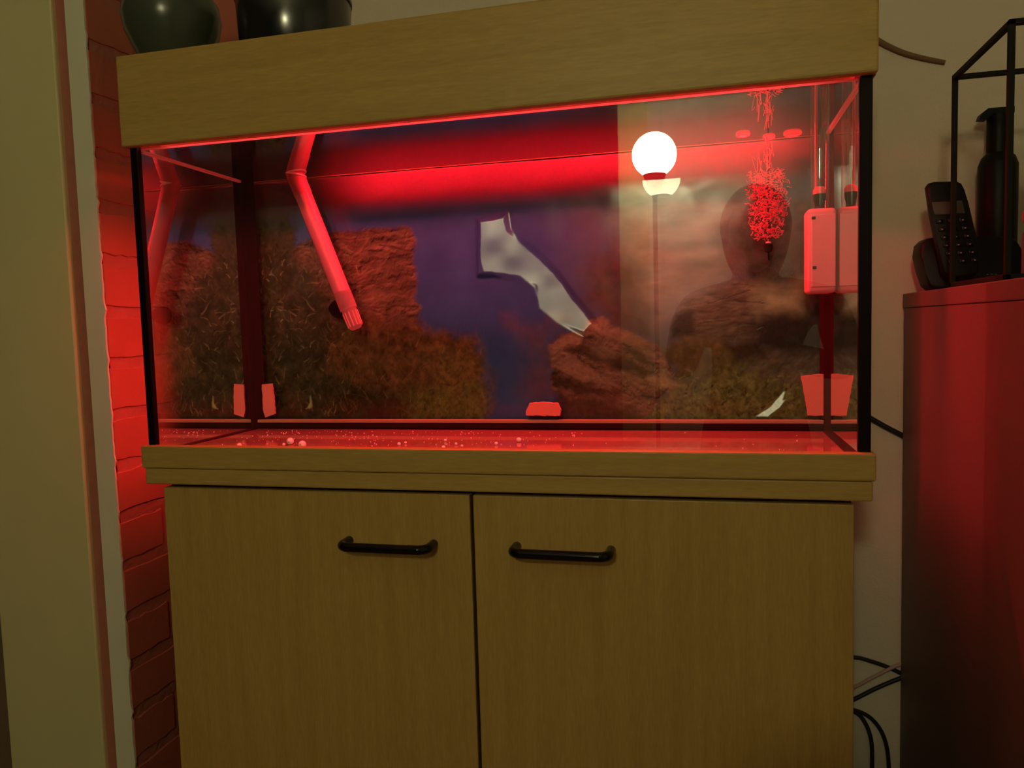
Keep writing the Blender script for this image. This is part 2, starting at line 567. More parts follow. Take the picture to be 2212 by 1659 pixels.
# inner back seams, a soft quarter fillet
for xa, s in ((XL, 1), (XR, -1)):
    wv = .021 if s > 0 else .010
    prof = [(0, 0), (wv, 0), (wv * .75, -.0025), (.0045, -.007), (0, -.010)]
    b = MB()
    A = [b.bm.verts.new((xa + s * px, YB - .0002 + py, ZB)) for px, py in prof]
    B = [b.bm.verts.new((xa + s * px, YB - .0002 + py, ZT)) for px, py in prof]
    for k in range(len(prof)):
        k2 = (k + 1) % len(prof)
        b.bm.faces.new((A[k], A[k2], B[k2], B[k]))
    b.bm.faces.new(A); b.bm.faces.new(B)
    b.build('inner_seam', 'seam', tank)
MB().box(XL, XR, YB - .006, YB, ZB, -.0095, .001).build('bottom_seam', 'seam', tank)
for xa, s in ((XL, 1), (XR, -1)):
    b = MB().box(min(xa, xa + s * .007), max(xa, xa + s * .007), .006, YB, ZB, ZB + .0015, .0004)
    b.build('bottom_seam', 'seam', tank)
MB().box(.0125, .986, .0062, .0125, ZW + .0003, ZW + .0030, .0006).build('front_glow_strip', 'glowcatch', tank)  # strip added to show the lit glass edge as a bright line
for x0, x1 in ((XL + .0004, XL + .0030), (XR - .0030, XR - .0004)):
    MB().box(x0, x1, .0130, YB - .011, ZW - .0022, ZW - .0003, .0005).build('waterline_glow', 'glowcatch', tank)  # thin strips added to draw the lit waterline on the side panes
MB().box(0, 1, .2762, .2775, -.020, .0015).build('back_rail', 'seam', tank)
MB().box(XL, XR, YB - .0062, YB - .0004, -.0006, .0052, .0008).build('bottom_trim', 'trimstrip', tank)
MB().box(XL, XR, YB - .0066, YB - .0004, -.0094, -.0008, .0006).build('bottom_trim', 'seam', tank)

# ---------------------------------------------------------------- water
b = MB().box(XL + .0003, XR - .0003, .0063, YB - .0003, ZB + .0003, ZW)
zt = max(v.co.z for v in b.bm.verts)
for f in b.bm.faces:
    f.material_index = 1 if f.calc_center_median().z < zt - 1e-5 else 0
wo = b.build('water', ['water_top', 'thru'])
tag(wo, 'clear still water filling the glass aquarium', 'water', kind='stuff')

# ---------------------------------------------------------------- hood with red light bar
hood = thing('aquarium_hood', (.5, .14, .436), 'beech hood lying on top of the glass aquarium', 'aquarium hood')
HT, HB = .5627, .4350
MB().box(-.0035, 1.0035, -.015, -.0005, HB, HT, .003).build('front_panel', 'wood_h', hood)
MB().box(-.0035, .0, -.0005, .300, HB, HT, .001).build('side_panel', 'wood_h', hood)
MB().box(1.0, 1.0035, -.0005, .300, HB, HT, .001).build('side_panel', 'wood_h', hood)
MB().box(.0, 1.0, .286, .300, HB, HT - .008, .001).build('back_panel', 'wood_h', hood)
MB().box(.0, 1.0, -.0005, .286, HT - .010, HT - .0005, .001).build('lid', 'wood_h', hood)
bar = thing('light_bar', (.52, .216, .462), 'red light bar inside the hood above the water', 'light bar')
MB().box(.19, .96, .198, .236, .465, .485, .004).build('housing', 'white_plastic', bar)
MB().box(.21, .94, .204, .230, .4625, .4648).build('led_strip', 'barglow', bar)
for x in (.34, .88):
    MB().box(x - .006, x + .006, .210, .224, .485, HT - .010, .001).build('bracket', 'white_plastic', bar)

strip = thing('added_fill_strip', (.5, .018, .446), 'added unseen light strip inside the hood that brightens the front waterline', 'light strip')  # unseen strip added to make the line along the front glass glow
MB().box(.05, .95, .013, .023, .4478, .4540, .001).build('housing', 'white_plastic', strip)
MB().box(.055, .945, .0160, .0200, .4460, .4476).build('led_strip', 'fillglow', strip)
MB().box(.05, .95, .0066, .0128, .4500, .4535, .001).build('clip_rail', 'white_plastic', strip)

# ---------------------------------------------------------------- printed background sheet behind the back pane
PX0, PX1, PZ0, PZ1 = .004, .996, -.0035, .434
NX, NZ = 720, 318
PY = .290
gx = np.linspace(PX0, PX1, NX + 1)
gz = np.linspace(PZ0, PZ1, NZ + 1)
GX, GZ = np.meshgrid(gx, gz)


def vnoise(x, z, s, seed):
    r = np.random.default_rng(seed)
    T = r.random((256, 256))
    u, v = x * s, z * s
    iu, iv = np.floor(u).astype(int), np.floor(v).astype(int)
    fu, fv = u - iu, v - iv
    fu, fv = fu * fu * (3 - 2 * fu), fv * fv * (3 - 2 * fv)
    g = lambda a, b_: T[a % 256, b_ % 256]
    return (g(iu, iv) * (1 - fu) + g(iu + 1, iv) * fu) * (1 - fv) + (g(iu, iv + 1) * (1 - fu) + g(iu + 1, iv + 1) * fu) * fv


def fbm(x, z, s, seed, o=4):
    t, a, n = 0, .5, 0
    for k in range(o):
        t = t + a * vnoise(x, z, s * 2 ** k, seed + k)
        n += a
        a *= .55
    return t / n


WX = (fbm(GX, GZ, 28, 5) - .5) * .022 + (fbm(GX, GZ, 110, 6, 3) - .5) * .007
WZ = (fbm(GX, GZ, 28, 15) - .5) * .022 + (fbm(GX, GZ, 110, 16, 3) - .5) * .007


def ring(poly, X, Z, soft):
    """soft inside-mask of a polygon given in photo pixels, laid on the sheet"""
    P = [at(u, v, PY) for u, v in poly]
    inside = np.zeros(X.shape, bool)
    dist = np.full(X.shape, 9.0)
    n = len(P)
    for i in range(n):
        (x0, z0), (x1, z1) = P[i], P[(i + 1) % n]
        c = ((z0 > Z) != (z1 > Z)) & (X < (x1 - x0) * (Z - z0) / (z1 - z0 + 1e-12) + x0)
        inside ^= c
        dx, dz = x1 - x0, z1 - z0
        t = np.clip(((X - x0) * dx + (Z - z0) * dz) / (dx * dx + dz * dz + 1e-12), 0, 1)
        dist = np.minimum(dist, np.hypot(X - x0 - t * dx, Z - z0 - t * dz))
    s = np.where(inside, dist, -dist)
    return np.clip(s / soft * .5 + .5, 0, 1)


COL = np.zeros(GX.shape + (3,))


def paint(mask, col):
    m = mask[..., None]
    COL[:] = COL * (1 - m) + np.asarray(col) * m


def shade(base, f):
    return np.asarray(base)[None, None, :] * f[..., None]


n1, n2, n3 = fbm(GX, GZ, 22, 30), fbm(GX, GZ, 70, 40), fbm(GX, GZ, 190, 50, 3)
q = lambda poly, soft=.006, warp=1.0: ring(poly, GX + WX * warp, GZ + WZ * warp, soft)
paint(np.ones(GX.shape), shade((.045, .088, .27), .75 + .5 * n1))
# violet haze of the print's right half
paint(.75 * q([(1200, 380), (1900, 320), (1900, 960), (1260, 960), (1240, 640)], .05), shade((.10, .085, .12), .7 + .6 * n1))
# distant red-brown growth in the blue
paint(.6 * q([(1090, 690), (1200, 700), (1210, 870), (1120, 850), (1150, 780)], .025, 2.5), shade((.16, .07, .07), .5 + n2))
# rock wall top right, its paleness a room reflection painted in
paint(q([(1345, 372), (1665, 350), (1660, 520), (1600, 600), (1480, 660), (1420, 740), (1385, 640), (1350, 520)], .03, 1.2), shade((.20, .19, .15), .5 + .9 * fbm(GX * .35, GZ, 60, 61)))
# dark reflected shape left of that wall, painted into the print
paint(.85 * q([(1280, 560), (1330, 540), (1390, 575), (1400, 720), (1300, 700), (1260, 640)], .02, 1.5), shade((.085, .04, .03), .5 + n2))
# ledge of layered stone
def emboss(h, k, ax=(-.5, .85)):
    gz_, gx_ = np.gradient(h)
    return np.clip(.62 + k * (ax[0] * gx_ + ax[1] * gz_), .08, 1.9)


led = emboss(fbm(GX * .45 + WX, GZ + WZ, 48, 70, 5), 7)
paint(q([(622, 540), (700, 502), (885, 488), (898, 520), (892, 560), (905, 600), (898, 640), (912, 662), (900, 705), (880, 745), (690, 745), (640, 640)], .004, .5), shade((.235, .135, .085), led * (.55 + .7 * n2)))
for (ua, va, ub, vb, wd) in ((760, 568, 892, 556, 2.2), (745, 610, 820, 618, 2), (700, 520, 790, 512, 1.5), (820, 530, 896, 545, 3), (780, 665, 905, 660, 2.5), (840, 598, 890, 590, 5), (800, 500, 860, 520, 2)):
    (xa, za), (xb, zb) = at(ua, va, PY), at(ub, vb, PY)
    t = np.clip((GX - xa) / (xb - xa), 0, 1)
    d = np.abs(GZ + WZ * .5 - (za + (zb - za) * t)) + np.maximum(0, np.maximum(xa - GX, GX - xb)) * .8
    paint(.75 * np.clip(1.3 - d / (wd * .00055), 0, 1), (.05, .025, .018))
# brown growth, left half
paint(q([(640, 720), (760, 690), (905, 700), (960, 715), (1030, 745), (1052, 790), (1050, 845), (1040, 925), (520, 925), (520, 800)], .012, 1.6), shade((.15, .080, .034), .15 + 1.6 * n2 * (.4 + n3)))
# dark leafy mass at far left
paint(q([(500, 420), (585, 410), (640, 480), (640, 560), (690, 620), (720, 690), (735, 740), (700, 800), (860, 850), (880, 925), (500, 925)], .014, 2.2), shade((.046, .040, .018), .15 + 1.8 * n2 * (.4 + n3)))
paint(.8 * q([(850, 838), (1045, 825), (1050, 925), (830, 925)], .012, 1.5), shade((.11, .14, .035), .2 + 1.5 * n3 * (.4 + n2)))
paint(.8 * q([(800, 870), (870, 840), (900, 925), (780, 925)], .012, 1.5), shade((.06, .025, .02), .6 + .6 * n3))
paint(.5 * q([(930, 760), (1040, 760), (1050, 870), (940, 870)], .02, 1.5), shade((.19, .13, .04), .4 + 1.2 * n3))
# right side: dark wood and log
paint(q([(1560, 500), (1660, 430), (1800, 420), (1810, 800), (1700, 800), (1640, 730), (1600, 620)], .022, 1.8), shade((.075, .055, .042), .35 + 1.3 * n2))
paint(q([(1470, 655), (1530, 620), (1640, 605), (1730, 615), (1720, 680), (1650, 690), (1640, 735), (1480, 745), (1462, 700)], .006, .8), shade((.22, .19, .125), emboss(fbm(GX * .35, GZ + GX * .1, 55, 77, 5), 6) * (.6 + .6 * n2)))
paint(.9 * q([(1628, 628), (1722, 618), (1728, 672), (1640, 682)], .02, 1), shade((.30, .36, .20), .6 + .7 * n2))  # greenish sheen of the loose patch painted into the print
paint(.9 * q([(1462, 680), (1500, 672), (1502, 728), (1450, 730)], .004, .6), shade((.05, .025, .02), .6 + .6 * n3))
paint(.9 * q([(1600, 690), (1760, 680), (1780, 770), (1640, 760)], .014, 1.4), shade((.03, .022, .018), .6 + .8 * n3))
for (ua, va, ub, vb, wd) in ((1530, 655, 1620, 628, 1.6), (1590, 650, 1650, 656, 1.6), (1500, 700, 1580, 690, 1.2)):
    (xa, za), (xb, zb) = at(ua, va, PY), at(ub, vb, PY)
    t = np.clip((GX - xa) / (xb - xa), 0, 1)
    d = np.abs(GZ + WZ * .3 - (za + (zb - za) * t)) + np.maximum(0, np.maximum(xa - GX, GX - xb)) * .8
    paint(.8 * np.clip(1.3 - d / (wd * .00055), 0, 1), (.03, .02, .015))
# mossy mound
paint(q([(1410, 745), (1480, 728), (1560, 735), (1620, 742), (1680, 770), (1720, 815), (1800, 850), (1800, 930), (1360, 930), (1420, 880), (1450, 840), (1460, 800)], .008, 1.3), shade((.155, .115, .045), .3 + 1.2 * n2 * (.5 + n3)))
paint(.9 * q([(1480, 830), (1600, 780), (1720, 800), (1800, 860), (1800, 930), (1360, 930), (1440, 880)], .025, 1.4), shade((.155, .195, .064), .12 + 1.7 * n3 * (.4 + n2)))
paint(.8 * q([(1600, 770), (1680, 752), (1785, 775), (1795, 830), (1700, 830), (1610, 815)], .010, 1.6), shade((.22, .20, .15), emboss(fbm(GX, GZ, 40, 88, 4), 6) * (.6 + .6 * n2)))
paint(.9 * q([(1575, 745), (1640, 735), (1650, 775), (1590, 785)], .008, 1.2), shade((.045, .022, .016), .6 + .8 * n3))
# craggy rock in the middle, strata falling to the right
ca, sa = math.cos(-.55), math.sin(-.55)
U_, V_ = GX * ca + GZ * sa, -GX * sa + GZ * ca
strat = np.clip(emboss(fbm(U_ * .6 + WX * .6, V_ + WZ * .6, 24, 90, 6), 12, (-.25, 1.0)) * (.5 + n2), 0, 1.5)
rk = q([(1188, 742), (1215, 716), (1262, 712), (1268, 695), (1298, 688), (1345, 706), (1395, 732), (1420, 745), (1438, 772), (1452, 800), (1472, 832), (1440, 852), (1408, 885), (1380, 925), (1290, 925), (1230, 872), (1190, 838), (1196, 800), (1184, 775)], .003, .9)
paint(rk, shade((.30, .165, .12), np.clip(strat, .10, 1.5)))
crk = np.clip(1 - np.abs(fbm(U_ * .4, V_, 40, 97, 5) - .5) / .016, 0, 1)
paint(.9 * rk * crk, (.045, .02, .015))
for pl, cc_, op_ in (([(1262, 712), (1272, 735), (1330, 762), (1400, 800), (1385, 812), (1310, 786), (1258, 746)], (.05, .022, .016), .8),
                     ([(1215, 750), (1262, 748), (1290, 772), (1240, 768)], (.06, .028, .02), .8),
                     ([(1196, 812), (1250, 824), (1335, 846), (1300, 856), (1200, 834)], (.05, .024, .018), .85),
                     ([(1340, 745), (1390, 755), (1425, 790), (1380, 778)], (.07, .032, .023), .8),
                     ([(1268, 697), (1300, 690), (1350, 710), (1400, 738), (1390, 746), (1290, 714)], (.36, .205, .15), .65),
                     ([(1198, 738), (1225, 718), (1258, 717), (1262, 731), (1216, 745)], (.36, .205, .15), .65),
                     ([(1196, 788), (1214, 772), (1290, 800), (1330, 828), (1250, 812)], (.34, .19, .14), .6),
                     ([(1200, 846), (1290, 856), (1360, 884), (1350, 890), (1270, 868)], (.30, .18, .135), .6)):
    paint(op_ * q(pl, .004, 1.0), shade(cc_, .55 + .9 * n3))
paint(.9 * q([(1200, 845), (1290, 858), (1370, 880), (1400, 925), (1200, 925)], .008, 1.5), shade((.055, .035, .028), .4 + 1.2 * n3))
paint(.8 * q([(1300, 690), (1350, 708), (1400, 738), (1385, 752), (1320, 720)], .006, .8), shade((.30, .165, .115), .4 + .6 * strat))
paint(.8 * q([(1390, 815), (1430, 805), (1468, 832), (1430, 838)], .005, .8), shade((.40, .29, .15), .6 + .7 * n3))
paint(.8 * q([(1270, 742), (1310, 735), (1335, 768), (1300, 778)], .006, .8), shade((.28, .19, .12), .4 + .6 * strat))


# leaf blades and grass strokes
def stroke(u, v, ang, ln, bend, wd, col, op=.8):
    x, z = at(u, v, PY)
    n = 14
    for k in range(n + 1):
        t = k / n
        a = ang + bend * t
        i, j = (x - PX0) / (PX1 - PX0) * NX, (z - PZ0) / (PZ1 - PZ0) * NZ
        r = wd * (1 - .6 * t)
        R_ = int(math.ceil(r + 1))
        for jj in range(int(j) - R_, int(j) + R_ + 2):
            for ii in range(int(i) - R_, int(i) + R_ + 2):
                if 0 <= ii <= NX and 0 <= jj <= NZ:
                    d = math.hypot(ii - i, jj - j)
                    m_ = op * max(0, min(1, r + .5 - d)) * .5
                    if m_ > 0:
                        COL[jj, ii] = COL[jj, ii] * (1 - m_) + np.asarray(col) * m_
        x += math.cos(a) * ln / n
        z += math.sin(a) * ln / n


def scatter(k, u0, u1, v0, v1, a0, a1, l0, l1, cols, wd=(.5, .9), op=.6):
    for _ in range(k):
        c_ = np.asarray(random.choice(cols)) * random.uniform(.6, 1.3)
        stroke(random.uniform(u0, u1), random.uniform(v0, v1), random.uniform(a0, a1), random.uniform(l0, l1), random.uniform(-1.2, 1.2), random.uniform(*wd), c_, op)


ol = [(.24, .23, .10), (.17, .14, .06), (.32, .29, .14), (.14, .12, .05)]
dk = [(.03, .02, .012), (.045, .03, .016)]
scatter(190, 560, 780, 500, 900, .2, 2.9, .012, .035, dk, (.6, 1.3), .8)
scatter(260, 560, 780, 540, 900, .2, 2.9, .006, .022, ol, (.4, .8), .9)
scatter(120, 700, 1050, 730, 900, .6, 2.5, .012, .04, [(.26, .17, .07), (.18, .10, .04), (.32, .24, .10)], (.4, .8), .85)
scatter(100, 700, 1000, 740, 900, .3, 2.8, .01, .03, dk, (.5, 1.0), .7)
scatter(70, 860, 1045, 850, 905, .9, 2.2, .006, .018, [(.19, .25, .08), (.14, .19, .06)])
scatter(60, 900, 1060, 700, 790, 1.0, 2.1, .02, .05, [(.18, .09, .06), (.12, .07, .07)], (.35, .6), .5)
scatter(170, 1400, 1780, 800, 905, .3, 2.8, .004, .010, [(.17, .24, .08), (.24, .29, .12), (.08, .09, .03)], (.5, 1.0), .7)
scatter(60, 1400, 1720, 835, 905, .3, 2.8, .004, .010, dk, (.5, 1.1), .8)
scatter(26, 1600, 1760, 540, 640, 2.2, 3.3, .04, .09, [(.24, .17, .11), (.30, .24, .16)], (.35, .55), .6)
scatter(30, 1600, 1790, 480, 760, 1.2, 2.0, .04, .10, [(.17, .10, .06), (.12, .09, .05)], (.35, .6), .5)
stroke(672, 878, 1.5, .02, .2, 2.2, (.34, .42, .16), .9)
stroke(668, 880, 1.2, .012, -.3, 2.0, (.34, .40, .16), .9)
# pale paper margin along the foot
COL[:] = COL * 1.5
COL[GZ < .0030] = (.55, .45, .36)
top = np.clip((GZ - (.350)) / .04, 0, 1)  # reddish ramp painted in so the red glow fades out softly
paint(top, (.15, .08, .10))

# relief of the sheet: it bulges off the glass where it has come loose
DY = (fbm(GX, GZ, 9, 120, 3) - .5) * .004
CC, LL = np.array(CAM) - (0, 0, Z0), np.array(LAMP_POS) - (0, 0, Z0)


def bulge(poly, soft, target, gain=1.0, curve=1.0):
    """curved loose patch; its normals turn between the viewing side and the lit side of the room"""
    global DY
    m_ = ring(poly, GX + WX * .25, GZ + WZ * .25, soft)
    m_ = m_ * m_ * (3 - 2 * m_)
    cx = (GX * m_).sum() / m_.sum()
    cz = (GZ * m_).sum() / m_.sum()

    def slope(x, z):
        P = np.array((x, PY, z))
        a = CC - P; a /= np.linalg.norm(a)
        b_ = np.array(target) - P; b_ /= np.linalg.norm(b_)
        h = a + b_
        return h[0] / -h[1], h[2] / -h[1]
    a0, b0 = slope(cx, cz)
    e = .03
    a1 = (slope(cx + e, cz)[0] - slope(cx - e, cz)[0]) / (2 * e)
    b1 = (slope(cx, cz + e)[1] - slope(cx, cz - e)[1]) / (2 * e)
    dx, dz = GX - cx, GZ - cz
    h = a0 * dx + .5 * a1 * curve * dx * dx + b0 * dz + .5 * b1 * curve * dz * dz
    h = h + (fbm(GX, GZ, 16, 140, 2) - .5) * .0012
    DY = DY * (1 - m_) + gain * h * m_


bulge([(1034, 476), (1096, 464), (1102, 496), (1130, 520), (1168, 552), (1205, 590), (1240, 640), (1288, 700), (1262, 722), (1200, 702), (1160, 668), (1154, 620), (1120, 604), (1078, 598), (1034, 594)], .006, LL + np.array((.05, -.3, -.10)))
bulge([(1480, 405), (1600, 395), (1640, 420), (1600, 480), (1510, 462)], .012, LL + np.array((.3, -.4, .0)))
bulge([(1626, 628), (1722, 618), (1728, 670), (1640, 684)], .03, LL + np.array((.35, -.3, -.25)), .85)
bulge([(1625, 902), (1660, 875), (1690, 838), (1704, 842), (1690, 880), (1660, 905)], .004, LL)
DY = np.clip(DY, -.0115, .02)
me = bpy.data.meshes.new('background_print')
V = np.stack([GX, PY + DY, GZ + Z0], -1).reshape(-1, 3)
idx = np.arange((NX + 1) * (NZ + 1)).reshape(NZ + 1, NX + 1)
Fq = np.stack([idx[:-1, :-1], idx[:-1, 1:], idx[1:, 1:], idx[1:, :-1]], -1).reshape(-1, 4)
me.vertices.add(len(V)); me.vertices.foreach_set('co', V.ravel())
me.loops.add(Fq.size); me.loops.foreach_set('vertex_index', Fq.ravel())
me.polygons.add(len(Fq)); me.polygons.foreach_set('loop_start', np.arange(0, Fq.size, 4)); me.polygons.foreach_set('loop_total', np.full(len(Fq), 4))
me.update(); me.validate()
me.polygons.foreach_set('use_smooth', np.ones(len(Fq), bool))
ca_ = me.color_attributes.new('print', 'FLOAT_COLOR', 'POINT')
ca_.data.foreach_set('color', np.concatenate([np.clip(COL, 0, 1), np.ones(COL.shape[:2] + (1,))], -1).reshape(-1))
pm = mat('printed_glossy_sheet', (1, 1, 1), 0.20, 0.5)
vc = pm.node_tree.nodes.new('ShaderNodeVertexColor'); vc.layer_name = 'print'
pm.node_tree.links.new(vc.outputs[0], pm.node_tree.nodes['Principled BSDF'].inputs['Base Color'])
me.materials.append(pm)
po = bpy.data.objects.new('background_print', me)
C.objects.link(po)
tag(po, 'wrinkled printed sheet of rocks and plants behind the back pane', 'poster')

# ---------------------------------------------------------------- things in the tank
# intake pipe with strainer
P0, P1 = Vector((.1270, .235, .448)), Vector((.2085, .240, .2270))
ax = (P1 - P0).normalized()
pipe = thing('intake_pipe', tuple(P1 + ax * .065), 'pale slanting intake pipe with clear strainer at the left of the tank', 'pipe')
MB().tube([P0, P0 + ax * .055], .0152, 24).tube([P0 + ax * .0545, P1], .0146, 24).build('pipe', 'pipe', pipe, True)
MB().tube([P1 - ax * .002, P1 + ax * .030], .0150, 24).build('collar', 'smoke', pipe, True)
sb = MB()
sb.tube([P1 + ax * .028, P1 + ax * .034, P1 + ax * .062, P1 + ax * .066], [.0122, .0130, .0122, .0085], 20)
sc_ = sb.build('strainer', 'smoke', pipe, True)
rb = ax.orthogonal().normalized()
rc = ax.cross(rb)
for k in range(12):
    t = 2 * math.pi * k / 12
    o_ = rb * math.cos(t) + rc * math.sin(t)
    MB().tube([P1 + ax * .036 + o_ * .0131, P1 + ax * .061 + o_ * .0124], .0011, 6).build('rib', 'white_plastic', sc_, True)
ringc = P0 + ax * .0175
M3 = Matrix(((1, 0, 0), (0, 1, 0), (0, 0, 1))) @ Matrix.Rotation(.22, 3, 'Y')
MB().lathe([(.0150, -.0016), (.0186, -.0014), (.0194, 0), (.0186, .0014), (.0150, .0016), (.0150, -.0016)], ringc, 28, M3).build('clamp_ring', 'bead', pipe, True)
cup = P1 + ax * .022 + Vector((-.026, .010, -.006))
M3 = Matrix.Rotation(math.radians(-90), 3, 'X')
MB().lathe([(0, -.012), (.008, -.012), (.012, -.004), (.016, .006), (.0175, .0165), (.0, .015)], cup, 24, M3).tube([P1 + ax * .022, cup], .004, 8).build('suction_cup', 'silicone', pipe, True)

# inner filter box at the right with riser tube
fx0, fx1, fy0, fy1, fz0, fz1 = .9505, .9893, .175, .215, .1945, .3125
fil = thing('filter_box', (.970, .195, fz0), 'small white filter box with clear riser tube at the right pane', 'filter')
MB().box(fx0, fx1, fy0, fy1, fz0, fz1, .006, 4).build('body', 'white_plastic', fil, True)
MB().box(fx0 + .006, fx1 - .0015, fy0 - .0012, fy0 + .002, fz0 + .009, fz1 - .009, .001).build('front_cover', 'white_plastic', fil)
for x, zc in ((fx0 + .0085, fz1 - .0135), (fx0 + .0095, fz0 + .036)):
    MB().box(x - .0025, x + .0025, fy0 - .0020, fy0, zc - .002, zc + .002, .0006).build('slot', 'plainblack', fil)
MB().lathe([(.0, fz1 - .001), (.0065, fz1 - .001), (.0065, fz1 + .008), (.0085, fz1 + .015), (.0085, fz1 + .022), (0, fz1 + .024)], (.9695, .195, 0), 24).build('plug', 'silicone', fil, True)
MB().lathe([(.0, fz1 + .0235), (.0088, fz1 + .0215), (.0088, fz1 + .027), (.006, fz1 + .0315), (0, fz1 + .033)], (.9695, .195, 0), 24).build('cap', 'white_plastic', fil, True)
MB().lathe([(.0092, fz1), (.0125, fz1 + .004), (.0125, ZW + .006), (.0113, ZW + .006), (.0113, fz1 + .004)], (.9695, .195, 0), 28).build('riser_tube', 'tubeglass', fil, True)
MB().tube([(.9655, .1985, fz1 + .026), (.9655, .1985, ZW + .004)], .0022, 10).build('air_rod', 'white_plastic', fil, True)

# air stone and its plume
ast = thing('air_stone', (.903, .225, .262), 'small dark air stone at the foot of the bubble plume', 'air stone')
MB().lathe([(0, .258), (.005, .260), (.0065, .266), (.006, .271), (0, .2725)], (.903, .225, 0), 16).build('stone', 'plainblack', ast, True)
MB().lathe([(0, .272), (.004, .2722), (.0036, .2748), (0, .2755)], (.903, .225, 0), 12).build('tip', 'white_plastic', ast, True)
MB().tube(smooth_path([(.903, .225, .259), (.905, .243, .250), (.906, .262, .262), (.906, .2655, .34), (.907, .266, .445)], 6), .0011, 8).build('air_hose', 'silicone', ast, True)
b = MB()
for k in range(850):
    t = random.random() ** .8
    zz = .276 + .100 * t
    r = (.015 + .013 * min(1, t * 4)) * math.sqrt(random.random())
    a = random.uniform(0, 6.283)
    p = Vector((.9025 + r * math.cos(a), .225 + .7 * r * math.sin(a), zz))
    pts = [p.copy()]
    d = Vector((random.uniform(-1, 1), random.uniform(-.6, .6), random.uniform(-.3, 1))).normalized()
    ln = random.uniform(.0010, .0030)
    for _ in range(3):
        p = p + d * ln
        d = (d + Vector((random.uniform(-1, 1), random.uniform(-.5, .5), random.uniform(-.9, .9)))).normalized()
        pts.append(p.copy())
    w_ = random.uniform(.00030, .00075) * (1.2 - .5 * t)
    b.tube(smooth_path(pts, 2), w_, 5)
for k in range(20):
    x = .9025 + random.gauss(0, .008)
    z0_ = random.uniform(.37, .40)
    pts = [(x + random.gauss(0, .002), .225 + random.gauss(0, .006), z0_ + s_ * random.uniform(.006, .013)) for s_ in range(4)]
    pts = [p_ for p_ in pts if p_[2] < .431]
    if len(pts) > 2:
        b.tube(smooth_path(pts, 2), random.uniform(.0003, .0006), 5)
o = b.build('bubble_plume', 'bubble', None, True)
tag(o, 'dense column of rising air bubbles near the right pane', 'bubbles', kind='stuff')
for (x, y, r, lab) in ((.868, .222, .010, 'flat bubble floating at the surface left of the bubble plume'), (.939, .243, .013, 'wide bubble floating at the surface beside the filter tube'), (.907, .255, .009, 'round bubble floating at the surface above the bubble plume')):
    o = MB().lathe([(r, ZW - .0004), (r * 1.0, ZW - .0016), (r * .9, ZW - .0034), (r * .74, ZW - .0040), (r * .66, ZW - .0030), (r * .78, ZW - .0022), (r * .86, ZW - .0004), (r, ZW - .0004)], (x, y, 0), 24).build('surface_bubble', 'bubble', None, True)
    tag(o, lab, 'bubble', 'bubbles floating at the water surface')


# foam pieces against the back pane
def foam(poly, y0, y1, lab):
    pts = []
    for i in range(len(poly)):
        a, c_ = at(*poly[i], YB), at(*poly[(i + 1) % len(poly)], YB)
        n = max(2, int(math.hypot(c_[0] - a[0], c_[1] - a[1]) / .004))
        for k in range(n):
            t = k / n
            j = 0 if k == 0 else .0007
            pts.append((a[0] + (c_[0] - a[0]) * t + random.uniform(-j, j), a[1] + (c_[1] - a[1]) * t + random.uniform(-j, j)))
    o = MB().prism(pts, y0, y1).build('foam_piece', 'foam')
    tag(o, lab, 'foam piece', 'white foam pieces at the foot of the back pane')


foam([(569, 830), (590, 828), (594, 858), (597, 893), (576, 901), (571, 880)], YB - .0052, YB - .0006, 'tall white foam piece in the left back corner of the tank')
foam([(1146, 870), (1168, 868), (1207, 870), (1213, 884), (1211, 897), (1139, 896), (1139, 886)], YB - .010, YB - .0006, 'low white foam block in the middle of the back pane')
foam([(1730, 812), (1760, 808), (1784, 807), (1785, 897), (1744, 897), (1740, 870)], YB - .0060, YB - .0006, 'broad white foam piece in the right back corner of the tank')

# beads and grit on the bottom
for (u, v, dpx, lab) in ((627, 953, 17, 'large white bead with a visible hole on the tank bottom'), (653, 960, 18, 'large white bead nearest the front at the left of the tank bottom'),
                         (517, 962, 11, 'lone half-hidden white bead at the far left of the tank bottom'), (613, 960, 7, 'small white bead just left of the large holed bead'),
                         (862, 959, 8, 'small white bead, left of a close pair in the middle of the tank bottom'), (876, 956, 6, 'small white bead, right of a close pair in the middle of the tank bottom'),
                         (962, 951, 7, 'small white bead at the back of a cluster of four beads'), (958, 966, 8, 'small white bead at the front of a cluster of four beads'),
                         (985, 959, 7, 'small white bead third in a cluster of four beads'), (998, 963, 6, 'small white bead at the right end of a cluster of four beads'),
                         (1072, 958, 8, 'small white bead second from the right on the tank bottom'), (1121, 950, 11, 'middle-sized white bead farthest right on the tank bottom')):
    D = .98 + .08
    r = dpx * 1.07 / FPX / 2
    # on the floor: centre height ZB + r
    d = FW + RX * ((u - 1106) / FPX) - UY * ((v - 829.5) / FPX)
    t = (ZB + r + Z0 - CAM.z) / d.z
    p = CAM + d * t
    y = max(.012 + r, p.y)
    M3 = Matrix.Rotation(random.uniform(-.5, .5), 3, 'Y') @ Matrix.Rotation(math.radians(90) if dpx != 17 else math.radians(99), 3, 'X')
    ri = r * .16
    prof = [(ri, -r * .97)] + [(r * math.sin(t_), -r * math.cos(t_)) for t_ in [.25 + k * (math.pi - .5) / 12 for k in range(13)]] + [(ri, r * .97), (ri, -r * .97)]
    o = MB().lathe(prof, (p.x, y, ZB + r), 20, M3).build('bead', 'bead', None, True)
    tag(o, lab, 'bead', 'white beads on the tank bottom')
b = MB()
